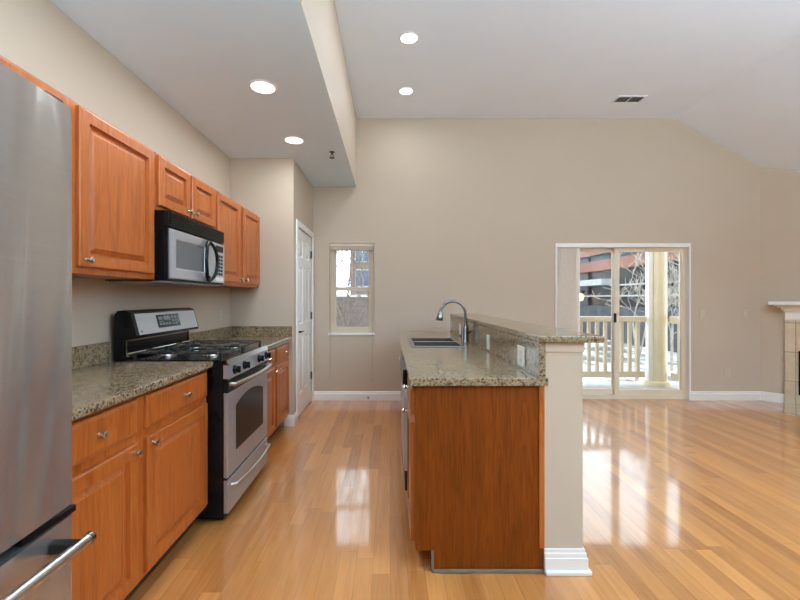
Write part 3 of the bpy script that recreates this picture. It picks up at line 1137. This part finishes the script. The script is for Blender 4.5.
onfascia(2.535, 2.80, .22, .88, .0002, .0015).build('display', 'black_gloss', bgo)
kp = MB()
plain('display_grey', srgb(120, 124, 128), 0.35)
for (a, b, c, d) in ((2.555, 2.60, .62, .78), (2.61, 2.69, .58, .80), (2.555, 2.58, .34, .46), (2.59, 2.615, .34, .46), (2.625, 2.65, .34, .46), (2.66, 2.685, .34, .46),
                     (2.555, 2.60, .50, .56), (2.705, 2.73, .66, .80), (2.74, 2.765, .66, .80), (2.705, 2.73, .48, .60), (2.74, 2.765, .48, .60), (2.705, 2.73, .32, .43), (2.74, 2.765, .32, .43), (2.775, 2.79, .4, .76)):
    s = onfascia(a, b, c, d, .0016, .0022)
    kp.add(s.v, s.f)
kp.build('keypad', 'display_grey', bgo)
onfascia(2.352, 2.364, .10, .19, .0002, .001).build('badge', 'black_satin', bgo)
# burners and grates
for bx_, by_ in ((-1.39, 2.49), (-1.39, 2.86), (-1.11, 2.49), (-1.11, 2.86)):
    bm_ = MB().lathe((bx_, by_, .9452), (0, 0, 1), [(.0, 0), (.056, 0), (.056, .006), (.040, .009), (.040, .016), (.034, .02), (0, .0205)], 24).build('burner', 'nickel', st)
    MB().lathe((bx_, by_, .9660), (0, 0, 1), [(.0, 0), (.033, 0), (.034, .005), (.028, .008), (0, .009)], 24).build('burner_cap', 'cast_iron', bm_)


def grate(y0, y1):
    m = MB()
    x0, x1 = -1.485, -.985
    z0, z1 = .976, .984
    b = .0045
    for x in (x0, x1, (x0 + x1) / 2):
        m.box(x - b, x + b, y0, y1, z0, z1, .002)
    for y in (y0, y1):
        m.box(x0, x1, y - b, y + b, z0, z1, .002)
    yc = (y0 + y1) / 2
    for xc in (-1.39, -1.11):
        for a in range(4):
            an = a * PI / 2 + PI / 4 * 0
            dx, dy = math.cos(an), math.sin(an)
            ex = xc + dx * .13
            ey = yc + dy * (y1 - y0) / 2
            m.tube([(xc + dx * .035, yc + dy * .035, z1 + .002), (ex, ey, z1 - .003)], .0058, 6)
    for x in (x0, x1):
        for y in (y0, y1):
            m.box(x - .008, x + .008, y - .008, y + .008, .9452, z0 + .002, .002)
    m.build('grate', 'cast_iron', st)


grate(RY0 + .025, (RY0 + RY1) / 2 - .006)
grate((RY0 + RY1) / 2 + .006, RY1 - .025)

# ------------------------------------------------------------------ island
IY0, IY1 = 1.900, 4.64
PX0, PX1 = .7335, .915
pw = MB().box(PX0, PX1, IY0, IY1, 0, 1.092)
struct('wall_island', pw, 'wall_paint', 'beige half wall behind the island carrying the raised bar', 'wall')
# apron trim below bar and baseboard at the foot of the half wall
ap = MB().box(PX0 + .001, PX1 + .008, IY0 - .005, IY0, 1.045, 1.0915, .002).box(PX1, PX1 + .008, IY0, IY1, 1.045, 1.0915, .003)
struct('trim_1', ap, 'wall_paint', 'painted moulding under the raised bar top', 'trim')
bs = MB()
for (o_, za, zb, bv) in ((.032, 0, .022, .006), (.019, .022, .076, .003), (.014, .076, .098, .003), (.009, .098, .115, .003)):
    bs.box(PX0 - .004, PX1 + o_, IY0 - o_, IY0, za, zb, bv)
    bs.box(PX1, PX1 + o_, IY0, IY1, za, zb, bv)
struct('baseboard_island', bs, 'trim_white', 'white stepped baseboard at the foot of the island half wall', 'baseboard')

ic = thing('island_cabinet', 'oak end cabinet of the island with a plain side panel', 'cabinet', (.42, 2.12, 0))
XI = .120
IC1 = 2.335
MB().box(XI, PX0 - .012, IY0 + .019, IC1, .106, .885, .0015).build('body', 'oak', ic)
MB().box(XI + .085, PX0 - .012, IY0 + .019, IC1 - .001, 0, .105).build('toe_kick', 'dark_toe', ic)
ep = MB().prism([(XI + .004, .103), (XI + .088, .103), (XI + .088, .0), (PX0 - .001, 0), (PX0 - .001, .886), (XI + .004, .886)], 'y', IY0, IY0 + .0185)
epo = ep.build('end_panel', 'oak_shaded', ic)
MB().box(PX0 - .026, PX0 - .001, IY0 - .006, IY0 - .0005, .116, .886, .002).build('corner_strip', 'oak', epo)
MB().box(XI + .08, PX0 - .006, IY0 - .012, IY0 - .0005, 0, .018, .005).build('shoe_moulding', 'shoe_grey', epo)
MB().box(XI + .076, XI + .088, IY0 + .001, IY0 + .012, .0, .102).build('toe_strip', 'shoe_grey', epo)
d = front_drawer(1.94, 2.315, .735, .868, XI, -1, ic)
knob(XI - .0205, 2.10, .835, -1, d)
e = front_door(1.94, 2.315, .125, .700, XI, -1, .05, 'oak', ic)
knob(XI - .0205, 2.28, .662, -1, e)

dw = thing('dishwasher', 'stainless dishwasher with black controls in the island', 'dishwasher', (.4, 2.64, 0))
MB().box(XI + .004, PX0 - .014, 2.339, 2.941, .10, .884).build('tub', 'black_satin', dw)
dwd = MB().box(.082, XI + .003, 2.341, 2.939, .29, .770, .004).build('door', 'stainless_range', dw)
MB().box(.076, XI + .003, 2.341, 2.939, .772, .884, .004).build('control_panel', 'black_gloss', dw)
MB().box(.088, XI + .003, 2.341, 2.939, .175, .288, .003).build('access_panel', 'black_satin', dw)
MB().box(XI + .08, XI + .10, 2.341, 2.939, .0, .099).build('kick_plate', 'black_satin', dw)

XK = XI + .026
sc = thing('sink_cabinet', 'oak island cabinet under the sink', 'cabinet', (.42, 3.75, 0))
sb = MB()
sb.box(XK, XK + .02, 2.945, IY1 - .002, .106, .885).box(PX0 - .03, PX0 - .012, 2.945, IY1 - .002, .106, .885)
sb.box(XK + .02, PX0 - .03, 2.945, 2.963, .106, .885).box(XK + .02, PX0 - .03, IY1 - .02, IY1 - .002, .106, .885)
sb.box(XK + .02, PX0 - .03, 2.963, IY1 - .02, .106, .124)
sb.build('body', 'oak', sc)
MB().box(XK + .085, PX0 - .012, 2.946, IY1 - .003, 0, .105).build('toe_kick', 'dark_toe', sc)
for a, b, kk in ((2.975, 3.375, 3.345), (3.405, 3.805, 3.435), (3.84, 4.21, 4.18), (4.24, 4.61, 4.27)):
    d = front_drawer(a, b, .735, .868, XK, -1, sc)
    e = front_door(a, b, .125, .700, XK, -1, .05, 'oak', sc)
    knob(XK - .0205, kk, .662, -1, e)

# island worktop with the sink cut-out
KX0, KX1, KY0, KY1 = .185, .575, 3.10, 3.76
ZT0, ZT1 = .888, .925
cx0, cx1, cy0, cy1 = .0925, .7455, 1.880, 4.66
itop = MB()
itop.box(cx0, cx1, cy0, KY0, ZT0, ZT1, .004)
itop.box(cx0, cx1, KY1, cy1, ZT0, ZT1, .004)
itop.box(cx0, KX0, KY0, KY1, ZT0, ZT1).box(KX1, .7335, KY0, KY1, ZT0, ZT1)
# keep the top clear of the half wall: trim the pieces behind its end
itop = MB()
itop.box(cx0, .7325, cy0, KY0, ZT0, ZT1, .004)
itop.box(.7330, cx1, cy0, IY0 - .0125, ZT0, ZT1, .004)
itop.box(cx0, .7325, KY1, cy1, ZT0, ZT1, .004)
itop.box(cx0, KX0, KY0, KY1, ZT0, ZT1).box(KX1, .7325, KY0, KY1, ZT0, ZT1)
ito = recenter(itop.build('countertop', 'granite'))
tag(ito, 'speckled granite island countertop holding the sink', 'countertop', 'granite countertops')
ibs = recenter(MB().box(.700, .7325, 1.880, IY1, .9255, 1.0915, .002).build('backsplash', 'granite'))
tag(ibs, 'granite backsplash rising from island countertop to the bar', 'backsplash', 'granite backsplashes')
bar = recenter(MB().box(.700, 1.006, 1.872, 4.66, 1.0925, 1.124, .005).build('bar_top', 'granite'))
tag(bar, 'raised granite bar top on the island half wall', 'bar top')

# sink
sk = thing('kitchen_sink', 'double bowl stainless sink set in the island', 'sink', (.38, 3.43, .75))
rim = MB()
ym = 3.44
for (a, b, c, d_) in ((KX0 - .02, KX1 + .02, KY0 - .02, KY0 + .012), (KX0 - .02, KX1 + .02, KY1 - .012, KY1 + .02), (KX0 - .02, KX0 + .012, KY0 + .012, KY1 - .012),
                      (KX1 - .012, KX1 + .02, KY0 + .012, KY1 - .012), (KX0 + .012, KX1 - .012, ym - .014, ym + .014)):
    rim.box(a, b, c, d_, ZT1 + .0005, ZT1 + .006, .002)
rim.build('rim', 'sink_steel', sk)
for (a, b) in ((KY0 + .012, ym - .014), (ym + .014, KY1 - .012)):
    def mz(u, v, d):
        return (u, v, d)
    x0, x1 = KX0 + .012, KX1 - .012
    q = MB().rings([(x0, x1, a, b, ZT1 + .003), (x0 + .004, x1 - .004, a + .004, b - .004, .80), (x0 + .012, x1 - .012, a + .012, b - .012, .765),
                    (x0 + .03, x1 - .03, a + .03, b - .03, .755)], mz)
    q.build('bowl', 'sink_steel', sk)
    MB().lathe(((x0 + x1) / 2, (a + b) / 2, .7552), (0, 0, 1), [(0, .001), (.02, .001), (.026, .003), (.036, .003), (.04, 0)], 20).build('drain', 'chrome', sk)

# faucet
fc = thing('kitchen_faucet', 'chrome gooseneck pull-down faucet behind the sink', 'faucet', (.655, 3.47, ZT1))
fx, fy = .655, 3.47
MB().lathe((fx, fy, ZT1), (0, 0, 1), [(0, 0), (.032, .0), (.030, .008), (.028, .012), (.027, .115), (.023, .125), (.018, .14), (.016, .20), (0, .201)], 20).build('body', 'chrome', fc)
pts = [(fx, fy, ZT1 + .16), (fx - .001, fy, 1.165)]
R_ = .112
for i in range(1, 15):
    a = PI * i / 15 * 1.02
    pts.append((fx - R_ + R_ * math.cos(a), fy - .03 * i / 15, 1.165 + R_ * math.sin(a)))
MB().tube(pts, .0125, 12).build('spout', 'chrome', fc)
e = Vector(pts[-1])
MB().tube([e + Vector((.001, 0, .006)), e + Vector((-.003, -.003, -.03)), e + Vector((-.008, -.006, -.060)), e + Vector((-.009, -.007, -.072))], [.016, .025, .031, .027], 16).build('spray_head', 'chrome', fc)
MB().tube([(fx + .02, fy, ZT1 + .075), (fx + .036, fy - .01, ZT1 + .082), (fx + .037, fy - .05, ZT1 + .10)], [.010, .008, .005], 10).build('lever', 'chrome', fc)

for (y, z, lab) in ((2.125, .995, 'white outlet on the island backsplash nearest the camera'), (2.84, .990, 'white outlet on the island backsplash between near outlet and faucet'),
                    (3.98, .995, 'white outlet on the island backsplash just beyond the faucet'), (4.53, .995, 'white outlet at the far end of the island backsplash')):
    plate((.700, y, z), '-x', lab, 'outlet', 'plate_white', 'outlets on the island backsplash', .072 if y > 2.2 else .115)

# ------------------------------------------------------------------ corner fireplace (built in its own axes, front towards -y)
fp = thing('fireplace', 'corner fireplace with white mantel and beige tile surround', 'fireplace', (XC, YF, 0), None, -PI / 4)
u0, u1 = .226, 1.74
sf = MB()
fb0, fb1, fbz0, fbz1 = .345, 1.60, .13, .665
sf.box(u0, fb0, -.035, -.001, 0.02, 1.03).box(fb1, u1, -.035, -.001, 0.02, 1.03)
sf.box(fb0, fb1, -.035, -.001, fbz1, 1.03).box(fb0, fb1, -.035, -.001, .02, fbz0)
sf.build('tile_surround', 'hearth_tile', fp, True)
ff = MB().box(fb0, fb1, -.030, -.022, fbz0, fbz1).build('firebox', 'black_satin', fp, True)
fr = MB().box(fb0, fb0 + .03, -.045, -.0355, fbz0, fbz1).box(fb1 - .03, fb1, -.045, -.0355, fbz0, fbz1).box(fb0 + .03, fb1 - .03, -.045, -.0355, fbz1 - .06, fbz1)
fr.build('firebox_frame', 'black_gloss', ff, True)
mt = MB().prism([(-.001, 1.031), (-.045, 1.031), (-.055, 1.05), (-.055, 1.13), (-.075, 1.15), (-.10, 1.185), (-.145, 1.215), (-.17, 1.222), (-.001, 1.222)], 'x', u0 + .0, u1)
# stepped returns at the left end so the crown profile wraps round
for (o_, za, zb) in ((.012, 1.13, 1.16), (.035, 1.16, 1.185), (.07, 1.185, 1.207), (.10, 1.207, 1.222)):
    mt.box(u0 - o_, u0, -.055 - o_, -.001, za, zb)
mto = mt.build('mantel', 'trim_white', fp, True)
MB().box(u0 - .145, u1 + .145, -.205, -.001, 1.2225, 1.262, .004).build('mantel_shelf', 'trim_white', fp, True)
MB().box(u0, u1, -.66, -.0355, .0, .0195, .003).build('hearth', 'hearth_tile', fp, True)

# ------------------------------------------------------------------ outside
struct('balcony_floor', MB().box(.5, 4.75, 5.275, 6.42, -.16, -.03), 'concrete', 'pale concrete balcony slab', 'balcony')
rl = thing('balcony_railing', 'cream wooden balcony railing beyond the glass door', 'railing', (2.9, 6.15, -.03))
MB().box(.6, 3.915, 6.10, 6.20, .945, 1.025, .006).build('top_rail', 'rail_cream', rl)
MB().box(.6, 3.90, 6.12, 6.18, .09, .185, .004).build('bottom_rail', 'rail_cream', rl)
for k in range(26):
    x = .66 + k * .125
    MB().box(x, x + .045, 6.127, 6.173, .185, .945).build('baluster', 'rail_cream', rl)
MB().box(.6, .66, 6.115, 6.185, -.03, .945).build('post', 'rail_cream', rl)
rs = thing('balcony_side_railing', 'cream return railing right of the balcony column', 'railing', (4.26, 5.7, -.03))
MB().box(4.21, 4.31, 5.30, 6.03, .925, 1.03, .006).build('top_rail', 'rail_cream', rs)
MB().box(4.23, 4.29, 5.30, 6.03, .09, .185, .004).build('bottom_rail', 'rail_cream', rs)
for k in range(5):
    y = 5.38 + k * .12
    MB().box(4.238, 4.282, y, y + .044, .185, .925).build('baluster', 'rail_cream', rs)
MB().box(4.235, 4.285, 5.30, 5.345, -.03, .925).build('post', 'rail_cream', rs)
co = thing('balcony_column', 'thick cream round column standing on the balcony', 'column', (4.095, 6.15, -.03))
MB().lathe((4.125, 6.15, .045), (0, 0, 1), [(.118, 0), (.115, 1.5), (.112, 3.4), (0, 3.4)], 36).build('shaft', 'column_cream', co)
MB().box(3.945, 4.012, 6.10, 6.18, .046, 3.4, .004).build('pilaster', 'trim_white', co)
MB().lathe((4.085, 6.15, -.03), (0, 0, 1), [(0, 0), (.19, 0), (.19, .04), (.183, .065), (.175, .074), (.0, .075)], 36).build('base', 'column_cream', co)

struct('ground_outside', MB().box(-60, 60, 6.6, 120, -1.1, -0.9), 'snowy_ground', 'patchy snow and asphalt outside', 'ground')

# brick building along the right side of the street
bd = thing('brick_building', 'red brick building with dark window bands across the street', 'building', (13.5, 24, -.9))
BX = 11.6
MB().box(BX + .3, BX + 8, 12, 46, -.9, 6.2).build('core', 'dark_glass', bd)
for z0, z1 in ((2.85, 3.40), (3.78, 4.5), (5.0, 6.2)):
    MB().box(BX, BX + .28, 12, 46, z0, z1).build('brick_band', 'brick_red', bd)
MB().box(BX - .5, BX + .28, 21, 46, 2.02, 2.34).build('canopy', 'pale_panel', bd)
MB().box(BX - .1, BX + .28, 12, 21, 1.95, 2.02).build('ledge', 'pale_panel', bd)
MB().box(BX + .05, BX + .28, 12, 46, 1.40, 1.48).build('ledge', 'pale_panel', bd)
MB().box(BX + .02, BX + .28, 12, 46, -.9, .9).build('lower_wall', 'slate', bd)
for k in range(12):
    y = 13 + k * 2.7
    MB().box(BX + .18, BX + .29, y, y + .10, -.5, 6.1).build('mullion', 'slate', bd)
ln = thing('wall_lantern', 'small glowing orange lantern on the brick building', 'lantern', (BX - .12, 24.0, 1.1))
MB().box(BX - .14, BX + .015, 23.85, 24.1, 1.62, 1.78, .02).build('bracket', 'black_satin', ln)
MB().lathe((BX - .2, 23.98, 1.15), (0, 0, 1), [(0, 0), (.16, .04), (.22, .3), (.14, .42), (0, .46)], 14).build('lamp_glass', 'lantern_glow', ln)

# apartment block and low wall seen through the narrow window
ab = thing('apartment_block', 'pinkish apartment block with blue windows behind bare branches', 'building', (.4, 34, -.9))
MB().box(-2.98, 4.5, 30, 38, -.9, 8.0).build('walls', 'brick_pink', ab)
for zz, hh_ in ((.3, 1.3), (2.15, 1.35), (4.0, .95), (5.6, 1.3)):
    for xx in (-2.62, -1.1, .6, 2.2):
        f_ = MB().box(xx, xx + 1.15, 29.9, 29.999, zz, zz + hh_).build('window', 'pale_panel', ab)
        MB().box(xx + .08, xx + .53, 29.88, 29.899, zz + .1, zz + hh_ - .1).build('pane', 'blue_glass', f_)
        MB().box(xx + .62, xx + 1.07, 29.88, 29.899, zz + .1, zz + hh_ - .1).build('pane', 'blue_glass', f_)
gw = thing('garden_wall', 'grey brick wall below the apartment block seen through the window', 'wall', (-2, 18, -.9))
MB().box(-6.5, 2.5, 18, 18.4, -.9, 1.36).build('masonry', 'brick_grey', gw)
MB().box(-6.55, 2.55, 17.95, 18.45, 1.361, 1.46).build('coping', 'pale_panel', gw)


def tree(x, y, z, h, label, seed, mat, spread=.55, r0=.09, depth=5):
    rnd = random.Random(seed)
    m = MB()

    def grow(p, d, ln, r, dep):
        n = 3
        pts = [p]
        q = p.copy()
        dd = d.copy()
        for i in range(n):
            dd = (dd + Vector((rnd.uniform(-.18, .18), rnd.uniform(-.18, .18), rnd.uniform(-.05, .14)))).normalized()
            q = q + dd * ln / n
            pts.append(q.copy())
        rr = [r * (1 - .45 * i / n) for i in range(n + 1)]
        m.tube(pts, rr, 5, False)
        if dep > 0:
            for k in range(rnd.choice((3, 3, 4))):
                i = rnd.choice((1, 2, 3, 3))
                v = Vector((rnd.uniform(-1, 1), rnd.uniform(-1, 1), rnd.uniform(-.1, .9))).normalized()
                grow(pts[i], (dd * (1 - spread) + v * spread).normalized(), ln * rnd.uniform(.55, .8), max(rr[i] * .62, .008), dep - 1)
    grow(Vector((x, y, z)), Vector((0, 0, 1)), h * .36, r0, depth)
    o_ = recenter(m.build('bare_tree', mat))
    tag(o_, label, 'tree', 'bare trees outside')


tree(-1.2, 9.6, -.9, 6.4, 'bare winter tree outside the narrow window', 5, 'bark', .5, .05, 5)
tree(6.3, 10.2, -.9, 4.4, 'pale bare tree seen through the balcony door left of the column', 11, 'bark_pale', .62, .05)
tree(8.6, 12.2, -.9, 4.6, 'bare tree right of the balcony column', 19, 'bark_pale', .62, .05)
